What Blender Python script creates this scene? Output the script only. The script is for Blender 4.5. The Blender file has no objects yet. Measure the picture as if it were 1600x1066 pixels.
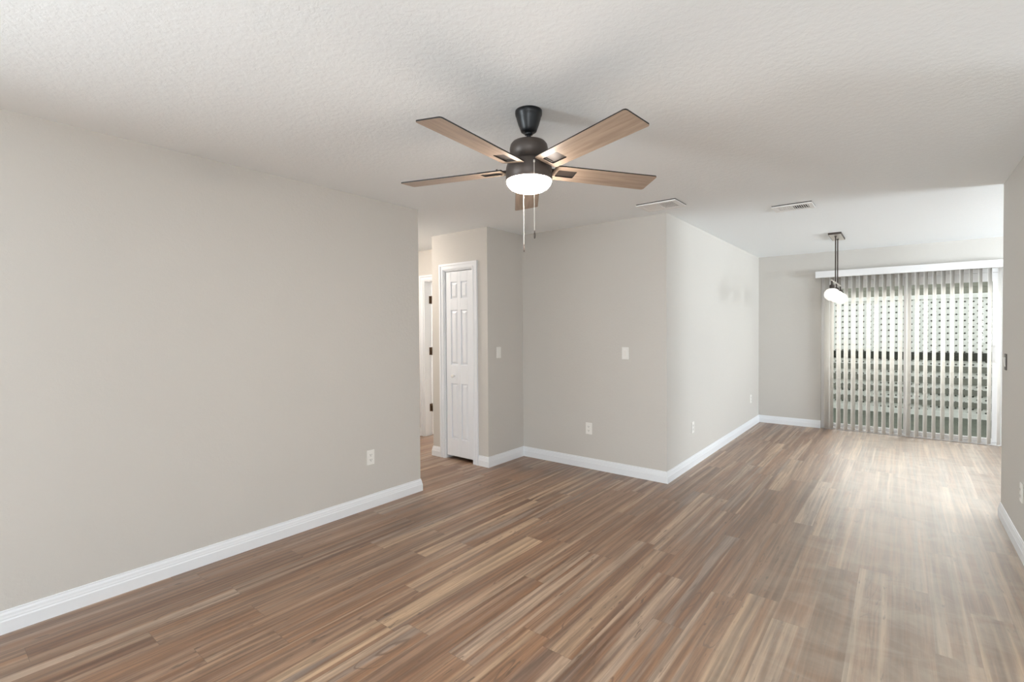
import bpy, bmesh, math, random
from mathutils import Vector, Matrix
random.seed(7)
SC = bpy.context.scene
COL = SC.collection
PI = math.pi

# ------------------------------------------------------------------ camera
TH, PT, RO = 0.6736, 0.0157, 0.0065
CAMZ = 1.4028
cam = bpy.data.cameras.new('camera'); camo = bpy.data.objects.new('camera', cam); COL.objects.link(camo)
cam.sensor_width = 36; cam.lens = 765.2919 / 1600 * 36
cam.shift_x = (800 - 795.6) / 1600; cam.shift_y = (526.76 - 533) / 1600
cam.clip_start = 0.05; cam.clip_end = 200
r0 = Vector((math.cos(TH), math.sin(TH), 0))
fw = Vector((-math.sin(TH) * math.cos(PT), math.cos(TH) * math.cos(PT), -math.sin(PT)))
u0 = Vector((-math.sin(TH) * math.sin(PT), math.cos(TH) * math.sin(PT), math.cos(PT)))
rr = r0 * math.cos(RO) - u0 * math.sin(RO)
uu = u0 * math.cos(RO) + r0 * math.sin(RO)
M = Matrix((rr, uu, -fw)).transposed().to_4x4(); M.translation = Vector((0, 0, CAMZ))
camo.matrix_world = M
SC.camera = camo

# ------------------------------------------------------------------ colour management, world, daylight
SC.view_settings.view_transform = 'Standard'; SC.view_settings.look = 'None'
SC.view_settings.gamma = 1; SC.view_settings.use_curve_mapping = False
SC.view_settings.exposure = 0.33
SC.cycles.use_denoising = True
SC.cycles.max_bounces = 12; SC.cycles.diffuse_bounces = 8; SC.cycles.transparent_max_bounces = 16
SC.cycles.sample_clamp_indirect = 6
W = bpy.data.worlds.new('sky'); SC.world = W; W.use_nodes = True
bg = W.node_tree.nodes['Background']; bg.inputs[0].default_value = (0.95, 0.98, 1.0, 1); bg.inputs[1].default_value = 1.2

def area(name, loc, size, rot, power, color=(1, 1, 1)):
    l = bpy.data.lights.new(name, 'AREA'); l.shape = 'RECTANGLE'; l.size, l.size_y = size
    l.energy = power; l.color = color
    o = bpy.data.objects.new(name, l); COL.objects.link(o); o.location = loc; o.rotation_euler = rot
    return o
# daylight entering through the windows that lie outside the picture (south, east and kitchen side)
area('daylight_south_window', (2.55, -4.13, 1.45), (1.5, 1.4), (PI/2+.75, 0, 0), 190, (.87, .94, 1))
area('daylight_east_window', (4.33, 0.6, 1.45), (2.9, 1.4), (PI/2+.95, 0, PI/2), 10, (.87, .94, 1))
area('daylight_kitchen_window', (4.33, 6.2, 1.5), (1.9, 1.1), (PI/2+.75, 0, PI/2), 240, (.87, .94, 1))
area('added_west_fill', (-3.80, -2.35, 1.35), (1.8, 1.4), (PI/2-.12, 0, -PI/2+.45), 420, (.87, .94, 1))  # fill light added on the west side to brighten the right wall
area('daylight_bedroom_window', (-4.6, 7.63, 1.45), (1.5, 1.2), (-PI/2, 0, 0), 120, (1.0, 0.97, 0.93))

sl = bpy.data.lights.new('hazy_sun', 'SUN'); sl.energy = 6.8; sl.angle = math.radians(48); sl.color = (1, .985, .95)
so_ = bpy.data.objects.new('hazy_sun', sl); COL.objects.link(so_); so_.rotation_euler = (-math.radians(90-29), 0, math.radians(-2))

# ------------------------------------------------------------------ node helpers and materials
class NT:
    def __init__(s, name):
        s.m = bpy.data.materials.new(name); s.m.use_nodes = True
        s.t = s.m.node_tree; s.b = s.t.nodes['Principled BSDF']
    def n(s, typ, **kw):
        x = s.t.nodes.new(typ)
        for k, v in kw.items(): setattr(x, k, v)
        return x
    def put(s, sock, v):
        if hasattr(v, 'is_output'): s.t.links.new(v, sock)
        elif isinstance(v, (tuple, list)): sock.default_value = tuple(v) + ((1,) if len(v) == 3 and len(sock.default_value) == 4 else ())
        else: sock.default_value = v
    def math(s, op, a, b=0.0, c=0.0):
        x = s.n('ShaderNodeMath', operation=op)
        s.put(x.inputs[0], a); s.put(x.inputs[1], b)
        if len(x.inputs) > 2: s.put(x.inputs[2], c)
        return x.outputs[0]
    def comb(s, a, b, c):
        x = s.n('ShaderNodeCombineXYZ'); s.put(x.inputs[0], a); s.put(x.inputs[1], b); s.put(x.inputs[2], c); return x.outputs[0]
    def noise(s, vec, scale=1, detail=2, rough=.5, dist=0):
        x = s.n('ShaderNodeTexNoise'); s.put(x.inputs['Vector'], vec)
        x.inputs['Scale'].default_value = scale; x.inputs['Detail'].default_value = detail
        x.inputs['Roughness'].default_value = rough; x.inputs['Distortion'].default_value = dist
        return x.outputs[0]
    def white(s, a, b=0.0, c=0.0):
        x = s.n('ShaderNodeTexWhiteNoise', noise_dimensions='3D'); s.put(x.inputs[0], s.comb(a, b, c)); return x
    def ramp(s, f, lo, hi):
        x = s.n('ShaderNodeMapRange', interpolation_type='SMOOTHSTEP'); s.put(x.inputs[0], f); s.put(x.inputs[1], lo); s.put(x.inputs[2], hi); return x.outputs[0]
    def mix(s, f, a, b, typ='MIX'):
        x = s.n('ShaderNodeMix', data_type='RGBA', blend_type=typ); s.put(x.inputs[0], f); s.put(x.inputs[6], a); s.put(x.inputs[7], b); return x.outputs[2]
    def pos(s):
        g = s.n('ShaderNodeTexCoord'); return g.outputs['Object']
    def bump(s, h, strength, dist):
        x = s.n('ShaderNodeBump'); s.put(x.inputs['Height'], h); x.inputs['Strength'].default_value = strength; x.inputs['Distance'].default_value = dist
        s.t.links.new(x.outputs[0], s.b.inputs['Normal'])
    def base(s, col, rough=.5, metal=0, **kw):
        s.put(s.b.inputs['Base Color'], col); s.put(s.b.inputs['Roughness'], rough); s.b.inputs['Metallic'].default_value = metal
        for k, v in kw.items(): s.put(s.b.inputs[k.replace('_', ' ')], v)
        return s.m

def plain(name, col, rough=.5, metal=0, var=0.03, scale=20, **kw):
    t = NT(name); f = t.noise(t.pos(), scale, 3)
    lo = tuple(max(0, c * (1 - var)) for c in col); hi = tuple(min(1, c * (1 + var)) for c in col)
    return t.base(t.mix(f, lo, hi), rough, metal, **kw)

def paint(name, col, rough, scale, strength, dist):
    t = NT(name); p = t.pos()
    f = t.noise(p, 1.3, 2)
    c = t.mix(f, tuple(x * .985 for x in col), tuple(min(1, x * 1.015) for x in col))
    h = t.noise(p, scale, 4, .6)
    t.bump(h, strength, dist)
    return t.base(c, rough, 0, Specular_IOR_Level=.3)

MAT = {}
MAT['wall'] = paint('greige_wall_paint', (.600, .579, .547), .75, 55, .35, .004)
MAT['trim'] = plain('white_trim_paint', (.81, .835, .87), .38, 0, .01)
MAT['door'] = plain('white_door_paint', (.80, .825, .865), .4, 0, .01)
MAT['plate'] = plain('white_plastic', (.84, .83, .80), .35, 0, .01)
MAT['slot'] = plain('dark_slot', (.05, .045, .04), .6)
MAT['black'] = plain('matte_black_metal', (.012, .013, .015), .38, .3, .1)
MAT['bronze'] = plain('dark_bronze_metal', (.072, .057, .050), .45, .35, .15)
MAT['nickel'] = plain('pale_brushed_metal', (.75, .70, .64), .3, .8, .05)
MAT['hinge'] = plain('antique_bronze_hinge', (.10, .06, .035), .45, .5, .15)
MAT['vinyl'] = plain('white_vinyl', (.80, .80, .81), .45, 0, .01)
MAT['vent'] = plain('white_enamel', (.84, .84, .84), .4, 0, .01)
MAT['vent_dark'] = plain('dark_duct', (.05, .03, .022), .8)
MAT['chain'] = plain('silver_chain', (.75, .72, .66), .3, .7, .05)
MAT['outer'] = plain('exterior_stucco', (.55, .53, .48), .9, 0, .05, 8)

t = NT('knockdown_ceiling'); p = t.pos()
n1 = t.noise(p, 32, 5, .65, .2); n2 = t.noise(p, 90, 3, .6)
h = t.math('ADD', t.ramp(n1, .42, .60), t.math('MULTIPLY', n2, .35))
t.bump(h, .15, .005)
MAT['ceiling'] = t.base((.885, .92, .945), .85, 0, Specular_IOR_Level=.2)

# --- vinyl plank floor, planks run north
t = NT('wood_plank_floor')
sp = t.n('ShaderNodeSeparateXYZ'); t.put(sp.inputs[0], t.pos()); X, Y = sp.outputs[0], sp.outputs[1]
PW, PL = .1505, 1.22
u = t.math('DIVIDE', t.math('ADD', X, .628), PW); cu = t.math('FLOOR', u); fu = t.math('FRACT', u)
off = t.white(cu, 3.3).outputs[0]
v = t.math('ADD', t.math('DIVIDE', Y, PL), t.math('MULTIPLY', off, 7.0)); rv = t.math('FLOOR', v); fv = t.math('FRACT', v)
wn = t.white(cu, rv, 1.7); sc = t.n('ShaderNodeSeparateColor'); t.put(sc.inputs[0], wn.outputs[1])
ra, rb, rc = sc.outputs
pid = t.math('MULTIPLY', wn.outputs[0], 60.0)
warp = t.math('MULTIPLY', t.math('SUBTRACT', t.noise(t.comb(t.math('MULTIPLY', X, 3), t.math('MULTIPLY', Y, 1.1), pid), 1, 2), .5), .012)
Xw = t.math('ADD', X, warp)
st = t.noise(t.comb(t.math('MULTIPLY', Xw, 17), t.math('MULTIPLY', Y, .3), pid), 1, 1.5, .5)
pale = t.ramp(st, .51, .60)
st2 = t.noise(t.comb(t.math('MULTIPLY', Xw, 14), t.math('MULTIPLY', Y, .5), t.math('ADD', pid, 31.0)), 1, 2, .5)
st3 = t.noise(t.comb(t.math('MULTIPLY', Xw, 19), t.math('MULTIPLY', Y, .8), t.math('ADD', pid, 77.0)), 1, 2, .5)
brown = t.mix(ra, (.150, .074, .039), (.265, .145, .080))
brown = t.mix(t.ramp(st2, .42, .62), brown, (.245, .148, .094))
brown = t.mix(t.math('MULTIPLY', t.ramp(st3, .50, .62), t.ramp(rb, .25, .9)), brown, (.255, .190, .150))
palec = t.mix(rc, (.385, .262, .168), (.355, .262, .198))
col = t.mix(t.math('MULTIPLY', pale, t.ramp(rb, -.3, .8)), brown, palec)
gr = t.noise(t.comb(t.math('MULTIPLY', Xw, 90), t.math('MULTIPLY', Y, 3), pid), 1, 6, .7)
col = t.mix(1.0, col, t.mix(gr, (.42, .40, .38), (1.6, 1.6, 1.6)), 'MULTIPLY')
s4 = t.noise(t.comb(t.math('MULTIPLY', Xw, 48), t.math('MULTIPLY', Y, 1.3), t.math('ADD', pid, 19.0)), 1, 3, .6)
col = t.mix(1.0, col, t.mix(t.ramp(s4, .36, .64), (.70, .69, .69), (1.16, 1.15, 1.13)), 'MULTIPLY')
s5 = t.noise(t.comb(t.math('MULTIPLY', Xw, 70), t.math('MULTIPLY', Y, 4.0), t.math('ADD', pid, 43.0)), 1, 4, .65)
col = t.mix(t.math('MULTIPLY', t.ramp(s5, .60, .70), .45), col, (.085, .055, .040))
# growth rings
rg = t.noise(t.comb(t.math('MULTIPLY', Xw, 9), t.math('MULTIPLY', Y, 1.1), t.math('ADD', pid, 11.0)), 1, 1, .4)
rl = t.math('ABSOLUTE', t.math('SUBTRACT', t.math('FRACT', t.math('MULTIPLY', rg, 13.0)), .5))
ringm = t.math('MULTIPLY', t.math('SUBTRACT', 1.0, t.ramp(rl, .0, .10)), t.math('MULTIPLY', t.ramp(rg, .56, .66), t.math('SUBTRACT', 1.0, pale)))
col = t.mix(t.math('MULTIPLY', ringm, .75), col, (.12, .07, .045))
# short dark flecks and knots
fk = t.noise(t.comb(t.math('MULTIPLY', Xw, 55), t.math('MULTIPLY', Y, 9), t.math('ADD', pid, 5.0)), 1, 3, .6)
fm = t.noise(t.comb(t.math('MULTIPLY', X, 4), t.math('MULTIPLY', Y, 2.0), 4.0), 1, 1)
fl = t.math('MULTIPLY', t.ramp(fk, .62, .70), t.ramp(fm, .42, .58))
col = t.mix(t.math('MULTIPLY', fl, .75), col, (.07, .045, .032))
# seams
eu = t.math('MINIMUM', fu, t.math('SUBTRACT', 1.0, fu)); ev = t.math('MINIMUM', fv, t.math('SUBTRACT', 1.0, fv))
seam = t.math('MAXIMUM', t.math('SUBTRACT', 1.0, t.ramp(eu, .003, .011)), t.math('SUBTRACT', 1.0, t.ramp(ev, .0004, .0014)))
col = t.mix(t.math('MULTIPLY', seam, .45), col, (.09, .055, .038))
# smeared dust on the boards, with sliding door glare painted into the colour
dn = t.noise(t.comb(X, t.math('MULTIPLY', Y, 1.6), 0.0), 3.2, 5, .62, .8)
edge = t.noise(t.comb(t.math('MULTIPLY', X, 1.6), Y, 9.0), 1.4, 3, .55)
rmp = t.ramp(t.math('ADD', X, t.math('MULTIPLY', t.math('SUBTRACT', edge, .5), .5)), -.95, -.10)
film_glare = t.math('MULTIPLY', rmp, t.math('ADD', .45, t.math('MULTIPLY', t.ramp(dn, .35, .7), .55)))
col = t.mix(t.math('MULTIPLY', film_glare, .45), col, (.52, .475, .395))
rough = t.math('ADD', .30, t.math('MULTIPLY', t.math('ADD', t.math('MULTIPLY', gr, .10), t.math('MULTIPLY', dn, .14)), 1.0))
t.bump(t.math('SUBTRACT', t.math('MULTIPLY', gr, .3), seam), .12, .002)
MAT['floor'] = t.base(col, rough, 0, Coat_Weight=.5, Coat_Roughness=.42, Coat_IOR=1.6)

# --- fan blade wood and lattice etc.
t = NT('blade_oak_veneer'); sp = t.n('ShaderNodeSeparateXYZ'); t.put(sp.inputs[0], t.pos())
g1 = t.noise(t.comb(t.math('MULTIPLY', sp.outputs[0], 3), t.math('MULTIPLY', sp.outputs[1], 45), sp.outputs[2]), 1, 4, .6)
MAT['blade'] = t.base(t.mix(t.ramp(g1, .3, .7), (.30, .22, .165), (.43, .33, .255)), .42)

t = NT('lamp_frosted_glass'); t.base((.95, .93, .9), .3, 0, Emission_Color=(1.0, .91, .81), Emission_Strength=90.0); MAT['lampglass'] = t.m
t = NT('lit_bulb'); t.base((1, .95, .9), .3, 0, Emission_Color=(1.0, .96, .91), Emission_Strength=2.2); MAT['bulb'] = t.m
t = NT('warm_bulb_glass'); t.base((1, .9, .8), .3, 0, Emission_Color=(1.0, .90, .80), Emission_Strength=110.0); MAT['warmglass'] = t.m

def glass(name, col, rough, alpha, spec=.5):
    m = bpy.data.materials.new(name); m.use_nodes = True; nt = m.node_tree; nt.nodes.clear()
    o = nt.nodes.new('ShaderNodeOutputMaterial'); tr = nt.nodes.new('ShaderNodeBsdfTransparent'); tr.inputs[0].default_value = (*col, 1)
    gl = nt.nodes.new('ShaderNodeBsdfGlossy'); gl.inputs['Roughness'].default_value = rough
    fr = nt.nodes.new('ShaderNodeFresnel'); fr.inputs[0].default_value = 1.45
    ad = nt.nodes.new('ShaderNodeMath'); ad.operation = 'MULTIPLY_ADD'; ad.inputs[1].default_value = spec * 2; ad.inputs[2].default_value = alpha
    nt.links.new(fr.outputs[0], ad.inputs[0]); mx = nt.nodes.new('ShaderNodeMixShader')
    nt.links.new(ad.outputs[0], mx.inputs[0]); nt.links.new(tr.outputs[0], mx.inputs[1]); nt.links.new(gl.outputs[0], mx.inputs[2]); nt.links.new(mx.outputs[0], o.inputs[0])
    return m
MAT['glass'] = glass('clear_window_glass', (.965, .975, .968), .02, 0.0, .12)
m = glass('rippled_clear_globe_glass', (.98, .98, .97), .10, .02, .35); nt = m.node_tree
o_ = [n for n in nt.nodes if n.type == 'OUTPUT_MATERIAL'][0]; src = o_.inputs[0].links[0].from_socket
tb = nt.nodes.new('ShaderNodeBsdfTranslucent'); tb.inputs[0].default_value = (.95, .94, .92, 1); mx = nt.nodes.new('ShaderNodeMixShader'); mx.inputs[0].default_value = .8
nt.links.new(src, mx.inputs[1]); nt.links.new(tb.outputs[0], mx.inputs[2]); nt.links.new(mx.outputs[0], o_.inputs[0]); MAT['globe'] = m

# translucent blind vane
t = NT('blind_vane_pvc'); t.base((.90, .89, .87), .5, 0)
tl = t.n('ShaderNodeBsdfTranslucent'); tl.inputs[0].default_value = (.92, .90, .87, 1)
ms = t.n('ShaderNodeMixShader'); ms.inputs[0].default_value = .7
out = [n for n in t.t.nodes if n.type == 'OUTPUT_MATERIAL'][0]
t.t.links.new(t.b.outputs[0], ms.inputs[1]); t.t.links.new(tl.outputs[0], ms.inputs[2]); t.t.links.new(ms.outputs[0], out.inputs[0])
MAT['vane'] = t.m

MAT['lattice'] = plain('white_green_lattice', (.76, .79, .76), .6, 0, .04, 3)
MAT['deckrail'] = plain('grey_green_board', (.17, .178, .15), .7, 0, .25, 6)
MAT['gap_shadow'] = plain('dark_gap_shadow', (.025, .028, .020), .7, 0, .2, 6)  # near-black colour painting the shade between the lattice panels
MAT['deckfloor'] = plain('grey_green_deck', (.125, .137, .108), .8, 0, .35, 5)
MAT['siding'] = plain('olive_grey_siding', (.36, .355, .295), .8, 0, .12, 4)
MAT['roof'] = plain('grey_shingles', (.22, .21, .19), .9, 0, .3, 12)
MAT['grass'] = plain('lawn', (.10, .16, .06), .95, 0, .5, 9)

# ------------------------------------------------------------------ mesh helpers
def new():
    return bmesh.new()
def box(bm, x0, x1, y0, y1, z0, z1, mi=0):
    vs = [bm.verts.new(c) for c in ((x0,y0,z0),(x1,y0,z0),(x1,y1,z0),(x0,y1,z0),(x0,y0,z1),(x1,y0,z1),(x1,y1,z1),(x0,y1,z1))]
    for f in ((0,3,2,1),(4,5,6,7),(0,1,5,4),(1,2,6,5),(2,3,7,6),(3,0,4,7)):
        bm.faces.new([vs[i] for i in f]).material_index = mi
    return vs
def rbox(bm, c, ex, ey, ez, sx, sy, sz, mi=0):
    """box centred at c along axes ex, ey, ez with full sizes"""
    c = Vector(c); ex, ey, ez = Vector(ex), Vector(ey), Vector(ez)
    vs = []
    for k in (-.5, .5):
        for (i, j) in ((-.5,-.5),(.5,-.5),(.5,.5),(-.5,.5)):
            vs.append(bm.verts.new(c + ex*(i*sx) + ey*(j*sy) + ez*(k*sz)))
    for f in ((0,3,2,1),(4,5,6,7),(0,1,5,4),(1,2,6,5),(2,3,7,6),(3,0,4,7)):
        bm.faces.new([vs[i] for i in f]).material_index = mi
def lathe(bm, prof, seg=48, c=(0,0), mi=0, smooth=True, sxy=(1,1)):
    rings = []
    for r, z in prof:
        if r < 1e-6: rings.append([bm.verts.new((c[0], c[1], z))])
        else: rings.append([bm.verts.new((c[0]+sxy[0]*r*math.cos(2*PI*k/seg), c[1]+sxy[1]*r*math.sin(2*PI*k/seg), z)) for k in range(seg)])
    for a, b in zip(rings, rings[1:]):
        for k in range(seg):
            k2 = (k+1) % seg
            if len(a) == 1 and len(b) == 1: continue
            if len(a) == 1: f = bm.faces.new((a[0], b[k], b[k2]))
            elif len(b) == 1: f = bm.faces.new((a[k2], a[k], b[0]))
            else: f = bm.faces.new((a[k], b[k], b[k2], a[k2]))
            f.smooth = smooth; f.material_index = mi
def frustum(bm, x0, x1, z0, z1, yb, yf, ins):
    """raised panel on a plane y=yb rising to y=yf, inset by ins"""
    a = [bm.verts.new(q) for q in ((x0,yb,z0),(x1,yb,z0),(x1,yb,z1),(x0,yb,z1))]
    b = [bm.verts.new(q) for q in ((x0+ins,yf,z0+ins),(x1-ins,yf,z0+ins),(x1-ins,yf,z1-ins),(x0+ins,yf,z1-ins))]
    bm.faces.new(b)
    for i in range(4):
        j = (i+1) % 4; bm.faces.new((a[i], a[j], b[j], b[i]))
def obj(name, bm, mats, parent=None, loc=None, rot=None, bevel=0, seg=2):
    bmesh.ops.recalc_face_normals(bm, faces=bm.faces)
    me = bpy.data.meshes.new(name); bm.to_mesh(me); bm.free()
    if not isinstance(mats, (list, tuple)): mats = [mats]
    for m in mats: me.materials.append(MAT[m] if isinstance(m, str) else m)
    o = bpy.data.objects.new(name, me); COL.objects.link(o)
    if parent: o.parent = parent
    if loc: o.location = loc
    if rot: o.rotation_euler = rot
    if bevel:
        b = o.modifiers.new('bevel', 'BEVEL'); b.width = bevel; b.segments = seg; b.limit_method = 'ANGLE'; b.angle_limit = .6
    return o
def struct(name, bm, mats, **kw):
    o = obj(name, bm, mats, **kw); o['kind'] = 'structure'; return o
def thing(name, label, cat, loc, rz=0, group=None):
    o = bpy.data.objects.new(name, None); o.empty_display_size = .1; COL.objects.link(o)
    o.location = loc; o.rotation_euler = (0, 0, rz); o['label'] = label; o['category'] = cat
    if group: o['group'] = group
    return o
def dup(root, loc, rz, label):
    r = root.copy(); COL.objects.link(r); r.location = loc; r.rotation_euler = (0, 0, rz); r['label'] = label
    for ch in list(root.children):
        c = ch.copy(); COL.objects.link(c); c.parent = r
        for g in ch.children:
            d = g.copy(); COL.objects.link(d); d.parent = c
    return r
def sweep(name, pts, side, prof, mat='trim'):
    """baseboard profile (out, z) swept along a floor polyline; side=+1 room lies left of travel"""
    bm = new(); P = [Vector(p) for p in pts]; rings = []
    for i, p in enumerate(P):
        ns = []
        if i > 0: d = (P[i]-P[i-1]).normalized(); ns.append(Vector((-d.y, d.x))*side)
        if i < len(P)-1: d = (P[i+1]-P[i]).normalized(); ns.append(Vector((-d.y, d.x))*side)
        if len(ns) == 2: m = (ns[0]+ns[1]); m = m / m.dot(ns[0])
        else: m = ns[0]
        rings.append([bm.verts.new((p.x+m.x*o, p.y+m.y*o, z)) for o, z in prof])
    n = len(prof)
    for a, b in zip(rings, rings[1:]):
        for k in range(n):
            k2 = (k+1) % n; bm.faces.new((a[k], a[k2], b[k2], b[k]))
    bm.faces.new(rings[0]); bm.faces.new(rings[-1][::-1])
    return struct(name, bm, mat)

# ------------------------------------------------------------------ room shell
H = 2.44
EL, NL, NA, EA, NB, ER, NG, ND, EF = -3.263, 2.835, 4.331, -1.643, 8.008, .586, 5.055, 3.739, -4.078
WT = .12
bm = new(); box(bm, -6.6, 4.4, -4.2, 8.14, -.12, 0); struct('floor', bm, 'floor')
bm = new(); box(bm, -6.6, 4.4, -4.2, 8.14, H, H+.12); struct('ceiling', bm, 'ceiling')

bm = new(); box(bm, EL-WT, EL, -1.25, NL, 0, H); box(bm, -6.4, EL-WT, NL-WT, NL, 0, H)
box(bm, EL-WT, EL, -4.0, -3.15, 0, H); box(bm, EL-WT, EL, -3.15, -1.25, 0, .75); box(bm, EL-WT, EL, -3.15, -1.25, 2.15, H)
struct('wall_left', bm, 'wall')
# centre block: closet front with its door opening, closet side, living wall, dining side wall
OX0, OX1, OZ = -3.885, -3.465, 2.045
bm = new()
box(bm, EF, OX0, ND, ND+.11, 0, H); box(bm, OX1, EL, ND, ND+.11, 0, H); box(bm, OX0, OX1, ND, ND+.11, OZ, H)
box(bm, EL-.11, EL, ND+.11, NA, 0, H); box(bm, EF, EF+.11, ND+.11, NA, 0, H)
struct('wall_closet', bm, 'wall')
bm = new(); box(bm, EF+.0, EA, NA, NA+WT, 0, H); struct('wall_center', bm, 'wall')
bm = new(); box(bm, EA-WT, EA, NA+WT, NB, 0, H); struct('wall_dining', bm, 'wall')
# hall end wall with bedroom doorway
HX0, HX1 = -4.89, -4.19
bm = new(); box(bm, -6.4, HX0, NA, NA+WT, 0, H); box(bm, HX1, EF, NA, NA+WT, 0, H); box(bm, HX0, HX1, NA, NA+WT, OZ, H)
struct('wall_hall', bm, 'wall')
bm = new(); box(bm, -6.52, -6.4, NL-WT, 7.62, 0, H); struct('wall_west', bm, 'wall')
bm = new(); box(bm, -3.6, -3.48, NA+WT, 7.5, 0, H); struct('wall_bedroom', bm, 'wall')
bm = new()
for a in ((-6.4, -5.4, 0, H), (-3.8, -3.48, 0, H), (-5.4, -3.8, 0, .8), (-5.4, -3.8, 2.1, H)): box(bm, a[0], a[1], 7.5, 7.62, a[2], a[3])
struct('wall_bedroom_north', bm, 'wall')
# back wall with sliding door opening
DX0, DX1, DZ = -.858, .972, 2.085
bm = new()
box(bm, EA-WT, DX0, NB, NB+.13, 0, H); box(bm, DX1, 4.2, NB, NB+.13, 0, H); box(bm, DX0, DX1, NB, NB+.13, DZ, H)
struct('wall_back', bm, 'wall')
bm = new(); box(bm, ER, ER+WT, 3.1, NG, 0, H); struct('wall_right', bm, 'wall')
def holed(name, axis, c0, c1, a0, a1, w0, w1, z0, z1):
    bm = new()
    def b(p, q, r, s):
        if axis == 'x': box(bm, p, q, c0, c1, r, s)
        else: box(bm, c0, c1, p, q, r, s)
    b(a0, w0, 0, H); b(w1, a1, 0, H); b(w0, w1, 0, z0); b(w0, w1, z1, H)
    return struct(name, bm, 'wall')
holed('wall_south', 'x', -4.12, -4.0, EL-WT, 4.2, 1.80, 3.30, .75, 2.15)
holed('wall_east', 'y', 4.2, 4.32, -4.12, 3.18, -.85, 2.05, .75, 2.15)
holed('wall_kitchen', 'y', 4.2, 4.32, 3.18, 8.14, 5.25, 7.15, .95, 2.05)

def window(n, axis, c, w0, w1, z0, z1, d):
    """frame with a middle bar and glass; d = inward thickness direction handled by caller"""
    bm = new(); fwid = .05
    def b(m, p, q, r, s, t0, t1):
        if axis == 'x': box(m, p, q, c+t0, c+t1, r, s)
        else: box(m, c+t0, c+t1, p, q, r, s)
    b(bm, w0, w1, z0, z0+fwid, -.03, .03); b(bm, w0, w1, z1-fwid, z1, -.03, .03)
    b(bm, w0, w0+fwid, z0+fwid, z1-fwid, -.03, .03); b(bm, w1-fwid, w1, z0+fwid, z1-fwid, -.03, .03)
    mid = (w0+w1)/2; b(bm, mid-.025, mid+.025, z0+fwid, z1-fwid, -.025, .025)
    o = struct('window_%d' % n, bm, 'vinyl')
    g = new(); b(g, w0+fwid, mid-.025, z0+fwid, z1-fwid, -.003, .003); b(g, mid+.025, w1-fwid, z0+fwid, z1-fwid, -.003, .003)
    obj('pane', g, 'glass', o)
window(1, 'x', -4.06, 1.80, 3.30, .75, 2.15, 1)
window(2, 'y', 4.26, -.85, 2.05, .75, 2.15, 1)
window(3, 'y', 4.26, 5.25, 7.15, .95, 2.05, 1)
window(5, 'y', EL-.06, -3.15, -1.25, .75, 2.15, 1)  # unseen window added to let the west fill light in
window(4, 'x', 7.56, -5.4, -3.8, .8, 2.1, 1)

# ------------------------------------------------------------------ baseboards
BP = [(0, 0), (.0145, 0), (.0145, .058), (.0115, .064), (.0115, .070), (.0095, .078), (.0085, .088), (.0045, .097), (.0045, .104), (0, .106)]
sweep('baseboard_left', [(EL, -4.0), (EL, NL), (-6.4, NL)], -1, BP)
sweep('baseboard_closet', [(EF, NA), (EF, ND), (OX0-.072, ND)], -1, BP)
sweep('baseboard_center', [(OX1+.072, ND), (EL, ND), (EL, NA), (EA, NA), (EA, NB), (DX0, NB)], -1, BP)
sweep('baseboard_hall', [(-6.4, NA), (HX0-.072, NA)], -1, BP)
sweep('baseboard_right', [(ER+WT, 3.1), (ER+WT, NG), (ER, NG), (ER, 3.1)], -1, BP)
sweep('baseboard_back', [(DX1, NB), (4.2, NB)], -1, BP)
sweep('baseboard_south', [(4.2, NB), (4.2, -4.0), (EL, -4.0)], -1, BP)

# ------------------------------------------------------------------ doors
def casing(bm, x0, x1, zt, y, w=.07, t=.017, jamb=.12):
    """flat-stepped casing on the south face y around an opening, plus jamb liner"""
    for (a, b, c, d) in ((x0-w, x0, 0, zt+w), (x1, x1+w, 0, zt+w), (x0, x1, zt, zt+w)):
        box(bm, a, b, y-t*.6, y, c, d)
    s = .022
    box(bm, x0-w, x0-w+s, y-t, y-t*.6, 0, zt+w); box(bm, x1+w-s, x1+w, y-t, y-t*.6, 0, zt+w); box(bm, x0-w+s, x1+w-s, y-t, y-t*.6, zt+w-s, zt+w)
    box(bm, x0-.018, x0-.010, y-t*.85, y-t*.6, 0, zt+.010); box(bm, x1+.010, x1+.018, y-t*.85, y-t*.6, 0, zt+.010); box(bm, x0-.010, x1+.010, y-t*.85, y-t*.6, zt+.010, zt+.018)
    j = .012
    box(bm, x0, x0+j, y, y+jamb, 0, zt); box(bm, x1-j, x1, y, y+jamb, 0, zt); box(bm, x0+j, x1-j, y, y+jamb, zt-j, zt)
bm = new(); casing(bm, OX0, OX1, OZ, ND, .068, .018, .11)
d1 = struct('door_1', bm, 'trim')
# six-panel closet door leaf
bm = new()
LX0, LX1, LZ0, LZ1 = -3.862, -3.479, .040, 2.026
fy, by = ND+.004, ND+.038
cols = ((-3.785, -3.688), (-3.648, -3.551)); cols = ((-3.792, -3.690), (-3.644, -3.545))
rows = ((.226, .824), (1.025, 1.612), (1.736, 1.915))
box(bm, LX0, cols[0][0], fy, by, LZ0, LZ1); box(bm, cols[1][1], LX1, fy, by, LZ0, LZ1); box(bm, cols[0][1], cols[1][0], fy, by, LZ0, LZ1)
zs = [LZ0, rows[0][0], rows[0][1], rows[1][0], rows[1][1], rows[2][0], rows[2][1], LZ1]
for c in cols:
    for a, b in ((0, 1), (2, 3), (4, 5), (6, 7)): box(bm, c[0], c[1], fy, by, zs[a], zs[b])
    for r in rows:
        box(bm, c[0], c[1], fy+.012, by, r[0], r[1])
        frustum(bm, c[0]+.008, c[1]-.008, r[0]+.008, r[1]-.008, fy+.012, fy+.002, .022)
leaf = obj('door_leaf', bm, 'door', d1, bevel=.0015, seg=1)
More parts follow.
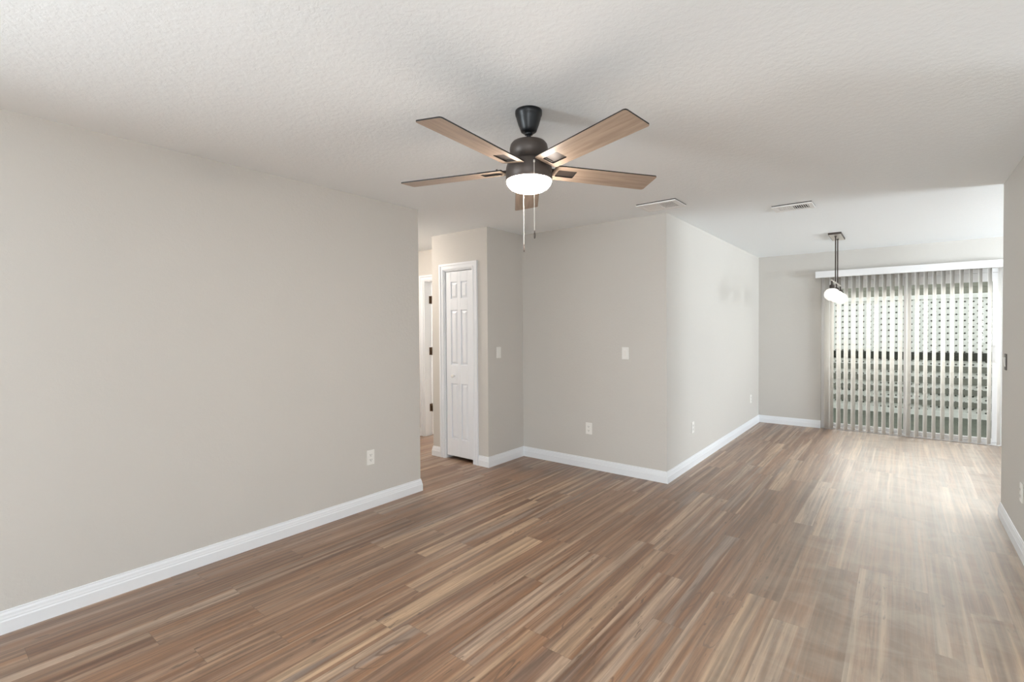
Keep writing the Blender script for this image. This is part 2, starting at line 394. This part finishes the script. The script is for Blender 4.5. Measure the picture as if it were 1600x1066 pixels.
bm = new(); lathe(bm, [(0, 0), (.009, 0), (.009, .014), (.012, .018), (.017, .024), (.0185, .031), (.016, .038), (.009, .042), (0, .043)], 24)
kn = obj('knob', bm, 'plate', leaf, loc=(-3.745, fy, .905), rot=(PI/2, 0, 0)); kn['label'] = 'small round white closet door knob'

bm = new(); casing(bm, HX0, HX1, OZ, NA, .068, .018, .12)
d2 = struct('door_2', bm, 'trim')
bm = new()
lx = HX0 + .014
box(bm, lx, lx+.035, NA+.125, NA+.82, .012, OZ-.016)
lf = obj('door_leaf', bm, 'door', d2, bevel=.0015, seg=1)
for z in (.37, 1.12, 1.80):
    bm = new(); box(bm, HX0+.0125, HX0+.0155, NA+.082, NA+.122, z-.05, z+.05)
    lathe(bm, [(0, z-.052), (.007, z-.052), (.007, z+.052), (0, z+.052)], 12, (HX0+.021, NA+.116))
    hh = obj('hinge', bm, 'hinge', d2); hh['label'] = 'bronze hinge on the white jamb'

# sliding glass door behind the blind
FY0, FY1 = NB+.035, NB+.115
bm = new(); w = .05
box(bm, DX0, DX0+w, FY0, FY1, 0, DZ); box(bm, DX1-w, DX1, FY0, FY1, 0, DZ); box(bm, DX0+w, DX1-w, FY0, FY1, DZ-w, DZ); box(bm, DX0+w, DX1-w, FY0-.02, FY1+.02, 0, .028)
d3 = struct('door_3', bm, 'vinyl', bevel=.003)
def panel(name, x0, x1, y0, y1, handle=False):
    st = .072; z0, z1 = .03, DZ-w-.002
    bm = new(); box(bm, x0, x0+st, y0, y1, z0, z1); box(bm, x1-st, x1, y0, y1, z0, z1)
    box(bm, x0+st, x1-st, y0, y1, z0, z0+.045); box(bm, x0+st, x1-st, y0, y1, 1.93, z1)
    p = obj(name, bm, 'vinyl', d3, bevel=.003)
    g = new(); ym = (y0+y1)/2; box(g, x0+st, x1-st, ym-.003, ym+.003, z0+.045, 1.93); obj('glass_pane', g, 'glass', p)
    if handle:
        g = new(); box(g, x1-.05, x1-.024, y0-.03, y0-.022, .98, 1.18); box(g, x1-.045, x1-.030, y0-.022, y0, .98, 1.0); box(g, x1-.045, x1-.030, y0-.022, y0, 1.16, 1.18)
        obj('door_handle', g, 'plate', p, bevel=.002)
panel('fixed_panel', DX0+w+.001, .108, FY0+.045, FY0+.075)
panel('sliding_panel', .040, DX1-w-.001, FY0+.005, FY0+.037, True)

# ------------------------------------------------------------------ vertical blind
vb = thing('vertical_blind', 'white vertical blind with open vanes hanging across the sliding glass door', 'blind', (.03, 7.945, 0))
bm = new(); X0, X1 = -.942, .985
box(bm, X0, X1, -.060, -.054, 2.078, 2.166); box(bm, X0, X0+.006, -.054, .062, 2.078, 2.166); box(bm, X1-.006, X1, -.054, .062, 2.078, 2.166); box(bm, X0, X1, -.054, .062, 2.160, 2.166)
obj('valance', bm, 'vinyl', vb, bevel=.002)
bm = new(); box(bm, X0+.02, X1-.02, -.02, .02, 2.118, 2.150); obj('headrail', bm, 'vinyl', vb)
phi = math.radians(62)
def vane_mesh():
    bm = new(); n = 8; Wd = .089; z0, z1 = .022, 2.085; rows_ = []
    for z in (z0, z1):
        fr, bk = [], []
        for i in range(n+1):
            s = (i/n-.5)*Wd; b = .006*(1-(2*i/n-1)**2)
            fr.append(bm.verts.new((s, b, z))); bk.append(bm.verts.new((s, b+.0012, z)))
        rows_.append((fr, bk))
    (f0, b0), (f1, b1) = rows_
    for i in range(n):
        for q in ((f0[i], f0[i+1], f1[i+1], f1[i]), (b0[i+1], b0[i], b1[i], b1[i+1])): bm.faces.new(q).smooth = True
        bm.faces.new((f1[i], f1[i+1], b1[i+1], b1[i])); bm.faces.new((f0[i+1], f0[i], b0[i], b0[i+1]))
    bm.faces.new((f0[0], f1[0], b1[0], b0[0])); bm.faces.new((f0[n], b0[n], b1[n], f1[n]))
    return bm
v0 = obj('vane', vane_mesh(), 'vane', vb)
hk = new(); box(hk, -.006, .006, -.0015, .0015, 2.085, 2.12); h0 = obj('vane_hook', hk, 'plate', v0)
cx = [-.770] + [-.7295 + .0813*k for k in range(21)]
for i, x in enumerate(cx):
    v_, h_ = (v0, h0) if i == 0 else (v0.copy(), h0.copy())
    if i: COL.objects.link(v_); COL.objects.link(h_); h_.parent = v_
    v_.parent = vb; v_.location = (x-.03, 0, 0); v_.rotation_euler = (0, 0, math.radians(24) if i == 0 else phi + math.radians(random.uniform(-3, 3)))

# ------------------------------------------------------------------ switches, outlets
def plate_bm():
    bm = new(); box(bm, -.0355, .0355, -.006, 0, -.058, .058); return bm
def outlet(loc, rz, label):
    t = thing('wall_outlet', label, 'outlet', loc, rz, 'white wall outlets')
    o = obj('cover_plate', plate_bm(), 'plate', t, bevel=.003)
    for s in (-1, 1):
        b = new(); box(b, -.0165, .0165, -.0085, -.006, s*.0195-.014, s*.0195+.014); r = obj('receptacle', b, 'plate', t, bevel=.002)
        b = new()
        box(b, -.0085, -.0060, -.0090, -.0085, s*.0195-.003, s*.0195+.008); box(b, .0060, .0085, -.0090, -.0085, s*.0195-.001, s*.0195+.007)
        box(b, -.0025, .0025, -.0090, -.0085, s*.0195-.010, s*.0195-.005)
        obj('slots', b, 'slot', r)
    return t
def outlet_copy(src, loc, rz, label): return dup(src, loc, rz, label)
o1 = outlet((EL, 2.322, .400), PI/2, 'white duplex wall outlet low on the long left wall')
outlet_copy(o1, (-2.437, NA, .402), 0, 'white duplex wall outlet low on the middle wall, below the light switch')
outlet_copy(o1, (EA, 5.035, .395), PI/2, 'white duplex wall outlet low on the dining side wall, nearer the outside corner')
outlet_copy(o1, (EA, 7.505, .400), PI/2, 'white duplex wall outlet low on the dining side wall, near the far corner')
outlet_copy(o1, (ER, 4.268, .385), -PI/2, 'white duplex wall outlet on the right wall, cut by the edge of the photo')
def switch(loc, rz, label, mat='plate', n=1):
    t = thing('light_switch', label, 'light switch', loc, rz)
    b = new(); w = .0355 if n == 1 else .058
    box(b, -w, w, -.006, 0, -.058, .058); obj('cover_plate', b, mat, t, bevel=.003)
    for k in range(n):
        cx_ = 0 if n == 1 else (-.023, .023)[k]
        b = new(); box(b, cx_-.0165, cx_+.0165, -.0078, -.006, -.033, .033); rk = obj('rocker', b, 'plate', t, bevel=.0015)
        b = new(); rbox(b, (cx_, -.0105, .004), (1,0,0), (0, math.cos(.1), math.sin(.1)), (0, -math.sin(.1), math.cos(.1)), .028, .005, .058); obj('paddle', b, 'plate', rk, bevel=.0015)
    return t
switch((EL, 3.908, 1.162), PI/2, 'white light switch beside the closet corner, left of the middle wall')
switch((-2.041, NA, 1.167), 0, 'white light switch on the middle wall, above and right of the outlet')
s3 = switch((ER, 4.880, 1.150), -PI/2, 'dark bronze switch plate with a white rocker near the end of the right wall', 'bronze', 1)

# ------------------------------------------------------------------ ceiling vents
def vent(loc, wx, wy, label, tilt_l, tilt_r, nf):
    t = thing('ceiling_vent', label, 'air vent', loc)
    b = new(); m = .035; hx, hy = wx/2, wy/2
    # bevelled frame
    for (x0, x1, y0, y1) in ((-hx, hx, -hy, -hy+m), (-hx, hx, hy-m, hy), (-hx, -hx+m, -hy+m, hy-m), (hx-m, hx, -hy+m, hy-m)):
        box(b, x0, x1, y0, y1, -.017, -.0065)
    obj('frame', b, 'vent', t, bevel=.003)
    b = new(); box(b, -hx+.003, hx-.003, -hy+.002, hy-.002, -.0065, 0); obj('shadow_plate', b, 'slot', t)  # dark plate imitating the shadow line between frame and ceiling
    b = new(); box(b, -hx+m, hx-m, -hy+m, hy-m, -.0075, -.0065); obj('duct_opening', b, 'vent_dark', t)
    b = new(); box(b, -.003, .003, -hy+m, hy-m, -.018, -.0075); obj('divider', b, 'vent', t)
    ix = hx-m
    for k in range(nf):
        for s, tl in ((-1, tilt_l), (1, tilt_r)):
            x = s*(.006 + (k+.5)*(ix-.006)/nf); a = math.radians(tl)
            b = new(); rbox(b, (0,0,0), (math.cos(a), 0, math.sin(a)), (0,1,0), (-math.sin(a), 0, math.cos(a)), .0125, wy-2*m-.002, .0016)
            obj('louver', b, 'vent', t, loc=(x, 0, -.0135))
    return t
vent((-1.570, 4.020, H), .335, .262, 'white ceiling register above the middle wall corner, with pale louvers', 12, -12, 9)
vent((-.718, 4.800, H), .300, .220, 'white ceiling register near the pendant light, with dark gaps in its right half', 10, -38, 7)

# ------------------------------------------------------------------ ceiling fan
FX, FYc = -1.387, 1.897
fan = thing('ceiling_fan', 'five-blade ceiling fan with a lit bowl lamp and dark metal body', 'ceiling fan', (FX, FYc, H))
z = lambda a: a - H
bm = new(); lathe(bm, [(0, 0), (.0635, 0), (.0640, -.012), (.0625, -.022), (.0600, -.025), (.0575, -.036), (.0500, -.062), (.0410, -.086), (.0370, -.097), (.029, -.102), (0, -.100)]); obj('canopy', bm, 'black', fan)
bm = new(); lathe(bm, [(0, -.095), (.0105, -.095), (.0105, -.150), (0, -.150)], 24)
lathe(bm, [(.011, -.100), (.019, -.101), (.019, -.112), (.011, -.114)], 24); obj('downrod', bm, 'black', fan)
bm = new(); lathe(bm, [(0, z(2.298)), (.022, z(2.297)), (.060, z(2.295)), (.078, z(2.290)), (.087, z(2.279)), (.091, z(2.262)), (.090, z(2.206)), (0, z(2.206))])
obj('motor_housing', bm, 'bronze', fan)
bm = new(); lathe(bm, [(0, z(2.206)), (.080, z(2.206)), (.094, z(2.200)), (.104, z(2.188)), (.109, z(2.170)), (.110, z(2.150)), (.110, z(2.112)), (.106, z(2.109)), (.1, z(2.109)), (0, z(2.112))])
lk = obj('light_kit', bm, 'bronze', fan)
bm = new()
lathe(bm, [(.1065, z(2.111)), (.1070, z(2.104)), (.103, z(2.092)), (.092, z(2.078)), (.074, z(2.067)), (.050, z(2.059)), (.025, z(2.0550)), (0, z(2.0535))])
gb = obj('lamp_bowl', bm, 'lampglass', lk); gb['label'] = 'glowing frosted glass bowl'
def blade_bm():
    """blade with a slot near its root; underside oak, edges and top black"""
    bm = new(); r0, r1, w0, w1, th = .120, .660, .063, .070, .0055
    out = []
    def arc(cx, cy, r, a0, a1, n=5):
        return [(cx+r*math.cos(a0+(a1-a0)*i/n), cy+r*math.sin(a0+(a1-a0)*i/n)) for i in range(n+1)]
    R = .012
    out += arc(r0+R, -w0+R, R, PI, 1.5*PI) + arc(r1-R, -w1+R, R, -PI/2, 0) + arc(r1-R, w1-R, R, 0, PI/2) + arc(r0+R, w0-R, R, PI/2, PI)
    hx0, hx1, hw = .142, .238, .031; r = .006
    hole = arc(hx0+r, -hw+r, r, PI, 1.5*PI) + arc(hx1-r, -hw+r, r, -PI/2, 0) + arc(hx1-r, hw-r, r, 0, PI/2) + arc(hx0+r, hw-r, r, PI/2, PI)
    n = len(out)
    L = [[bm.verts.new((x, y, zz)) for x, y in P] for P in (out, hole) for zz in (-th/2, th/2)]
    for i in range(n):
        j = (i+1) % n
        bm.faces.new((L[0][i], L[0][j], L[2][j], L[2][i])).material_index = 0
        bm.faces.new((L[1][i], L[3][i], L[3][j], L[1][j])).material_index = 1
        bm.faces.new((L[0][i], L[1][i], L[1][j], L[0][j])).material_index = 1
        bm.faces.new((L[2][i], L[2][j], L[3][j], L[3][i])).material_index = 1
    return bm
def iron_bm():
    bm = new(); box(bm, .085, .150, -.022, .022, .001, .006); box(bm, .128, .252, -.040, .040, .0045, .0085)
    for x, y in ((.150, -.036), (.150, .036), (.246, 0)): lathe(bm, [(0, .014), (.004, .0135), (.005, .0085), (0, .0085)], 10, (x, y))
    return bm
bl = obj('blade', blade_bm(), ['blade', 'black'], fan)
ir = obj('blade_iron', iron_bm(), 'bronze', bl)
a0 = math.radians(-88.35); pit = math.radians(-9.7)
tilt = Vector((0, 0, 1)).rotation_difference(Vector((-.017, .028, 1)).normalized()).to_matrix()
for k in range(5):
    b_, i_ = (bl, ir) if k == 0 else (bl.copy(), ir.copy())
    if k: COL.objects.link(b_); COL.objects.link(i_)
    b_.parent = fan; i_.parent = b_
    b_.location = (0, 0, z(2.163))
    b_.rotation_euler = (tilt @ Matrix.Rotation(a0 + k*2*PI/5, 3, 'Z') @ Matrix.Rotation(pit, 3, 'X')).to_euler()
def chain(px, py, ztop, zbot):
    bm = new(); n = int((ztop-zbot-.035)/.005); zz = ztop
    prof = [(0, 0)]
    for i in range(n):
        q = -i*.005; prof += [(.0007, q-.0002), (.0017, q-.0022), (.0007, q-.0045)]
    prof.append((0, -n*.005)); lathe(bm, prof, 8)
    c = obj('pull_chain', bm, 'chain', fan, loc=(px, py, z(ztop)))
    bm = new(); zb = -(ztop-zbot-.035)
    lathe(bm, [(0, zb+.003), (.0025, zb+.002), (.0032, zb-.002), (.0018, zb-.005), (.0038, zb-.008), (.0042, zb-.030), (.0028, zb-.035), (0, zb-.035)], 14)
    obj('fob', bm, 'bronze', c)
chain(.113*.590+.024*.78, .113*-.807+.024*.62, 2.165, 1.815)
chain(-.113*.590-.027*.78, .113*.807-.027*.62, 2.150, 1.790)
bm = new(); lathe(bm, [(0, z(2.172)), (.004, z(2.172)), (.004, z(2.162)), (0, z(2.162))], 12, (.1115*.590+.024*.78, -.1115*.807+.024*.62)); obj('chain_outlet', bm, 'chain', fan)

# ------------------------------------------------------------------ linear pendant light
pd = thing('pendant_light', 'linear pendant light with three glowing glass globes hanging before the sliding door', 'pendant light', (-.565, 6.655, H))
bm = new(); box(bm, -.062, .062, -.235, .235, -.022, 0); cn = obj('canopy', bm, 'bronze', pd, bevel=.004)
bm = new(); box(bm, -.056, .056, -.229, .229, -.0245, -.021); obj('canopy_face', bm, 'nickel', cn, bevel=.001)
for y in (-.115, .115):
    bm = new(); lathe(bm, [(0, -.022), (.011, -.022), (.011, -.034), (.0062, -.036), (.0062, -.535), (0, -.535)], 16, (0, y)); obj('stem', bm, 'bronze', pd)
bm = new(); rbox(bm, (0, .0, -.541), (1,0,0), (0,1,0), (0,0,1), .014, 1.02, .012); obj('crossbar', bm, 'nickel', pd, bevel=.003)
for y in (-.47, 0, .47):
    bm = new(); lathe(bm, [(0, -.530), (.006, -.530), (.006, -.586), (.020, -.590), (.0235, -.598), (.0235, -.622), (.026, -.624), (.026, -.630), (0, -.630)], 24, (0, y))
    so = obj('socket', bm, 'bronze', pd)
    bm = new(); prof = []
    for i in range(15):
        a = math.radians(18 + (168-18)*i/14); prof.append((.072*math.sin(a), -.690 + .068*math.cos(a)))
    lathe(bm, prof, 40, (0, y)); gl = obj('globe', bm, 'globe', so)
    bm = new(); lathe(bm, [(0, -.630), (.012, -.632), (.013, -.648), (.022, -.668), (.029, -.690), (.027, -.710), (.016, -.724), (0, -.729)], 24, (0, y)); obj('bulb', bm, 'bulb', so)

# warm ceiling light of the hall, out of the picture behind the left wall
hl = thing('hall_light', 'round warm flush ceiling light in the hall behind the left wall', 'ceiling light', (-4.75, 3.25, H))
bm = new(); lathe(bm, [(0, 0), (.15, 0), (.15, -.02), (.13, -.025), (0, -.025)]); obj('base', bm, 'bronze', hl)
bm = new(); lathe(bm, [(.13, -.026), (.12, -.06), (.08, -.09), (0, -.10)]); obj('lamp_bowl', bm, 'warmglass', hl)

# ------------------------------------------------------------------ outside: deck, fence, neighbour's house, lawn
bm = new()
k = 0; y = 8.16
while y < 12.4:
    box(bm, -4.5, 4.5, y, y+.138, -.085, -.055); y += .145
struct('deck_floor', bm, 'deckfloor')
bm = new(); box(bm, -40, 40, 8.16, 40, -.5, -.35); struct('lawn', bm, 'grass')
FN = 10.5
fe = thing('lattice_fence', 'white lattice fence with grey-green boards behind the sliding glass door', 'fence', (0, FN, -.055))
def lattice(x0, x1, z0, z1, y, pitch=.0707, w=.048):
    bm = new(); s = 1/math.sqrt(2)
    for sg, yy in ((1, y), (-1, y+.008)):
        c = x0 - (z1-z0) - 1 if sg > 0 else x0
        # lines  x - sg*z = c
        step = pitch/s; n0 = math.floor((x0-(z1 if sg > 0 else -z0)-1)/step); n1 = math.ceil((x1-(z0 if sg > 0 else -z1)+1)/step)
        for k in range(n0, n1):
            c = k*step
            # clip: z from z0..z1 with x = c + sg*z in [x0, x1]
            za, zb = z0, z1
            if sg > 0: za = max(za, x0-c); zb = min(zb, x1-c)
            else: za = max(za, c-x1); zb = min(zb, c-x0)
            if zb-za < .02: continue
            p = Vector((c+sg*za, yy, za)); q = Vector((c+sg*zb, yy, zb)); d = (q-p); L = d.length; d.normalize()
            rbox(bm, (p+q)/2, d, (0,1,0), d.cross(Vector((0,1,0))), L, .007, w)
    return bm
obj('lattice_panel', lattice(-3.9, 3.9, .04, 1.03, .05), 'lattice', fe)
obj('lattice_panel', lattice(-3.9, 3.9, 1.04, 1.90, .05), 'lattice', fe)
for x in (-3.95, -1.98, 1.98, 3.95):
    bm = new(); box(bm, x-.045, x+.045, .07, .16, .0, 2.02); obj('post', bm, 'deckrail', fe)
bm = new(); box(bm, -3.99, 3.99, .02, .10, 1.905, 1.975); obj('top_rail', bm, 'lattice', fe, bevel=.004)
bm = new(); box(bm, -3.99, 3.99, -.0, .04, .912, 1.038); obj('shadow_bar', bm, 'gap_shadow', fe, bevel=.004)  # dark bar in place of the shadowed gap between lattice panels
for a, b in ((.728, .820), (.538, .636), (.371, .452), (.176, .256)):
    bm = new(); box(bm, -3.99, 3.99, 0, .04, a, b); obj('board', bm, 'deckrail', fe, bevel=.004)
bm = new(); box(bm, -3.99, 3.99, .035, .062, .0, .075); obj('bottom_rail', bm, 'lattice', fe)
bm = new(); box(bm, -3.99, 3.99, .11, .13, .04, 1.93); obj('backing_screen', bm, 'deckrail', fe)
nh = thing('neighbour_house', 'olive grey house wall standing beyond the lattice fence', 'house', (0, 15, -.35))
bm = new()
for i in range(22): box(bm, -9, 9, -.02+.004*(i % 2), .2, i*.155, i*.155+.150)
obj('siding', bm, 'siding', nh)
bm = new(); vs = [bm.verts.new(p) for p in ((-9.5, -.6, 3.35), (9.5, -.6, 3.35), (9.5, 3, 4.9), (-9.5, 3, 4.9), (-9.5, -.6, 3.45), (9.5, -.6, 3.45), (9.5, 3, 5.0), (-9.5, 3, 5.0))]
for f in ((0,3,2,1),(4,5,6,7),(0,1,5,4),(1,2,6,5),(2,3,7,6),(3,0,4,7)): bm.faces.new([vs[i] for i in f])
obj('roof', bm, 'roof', nh)
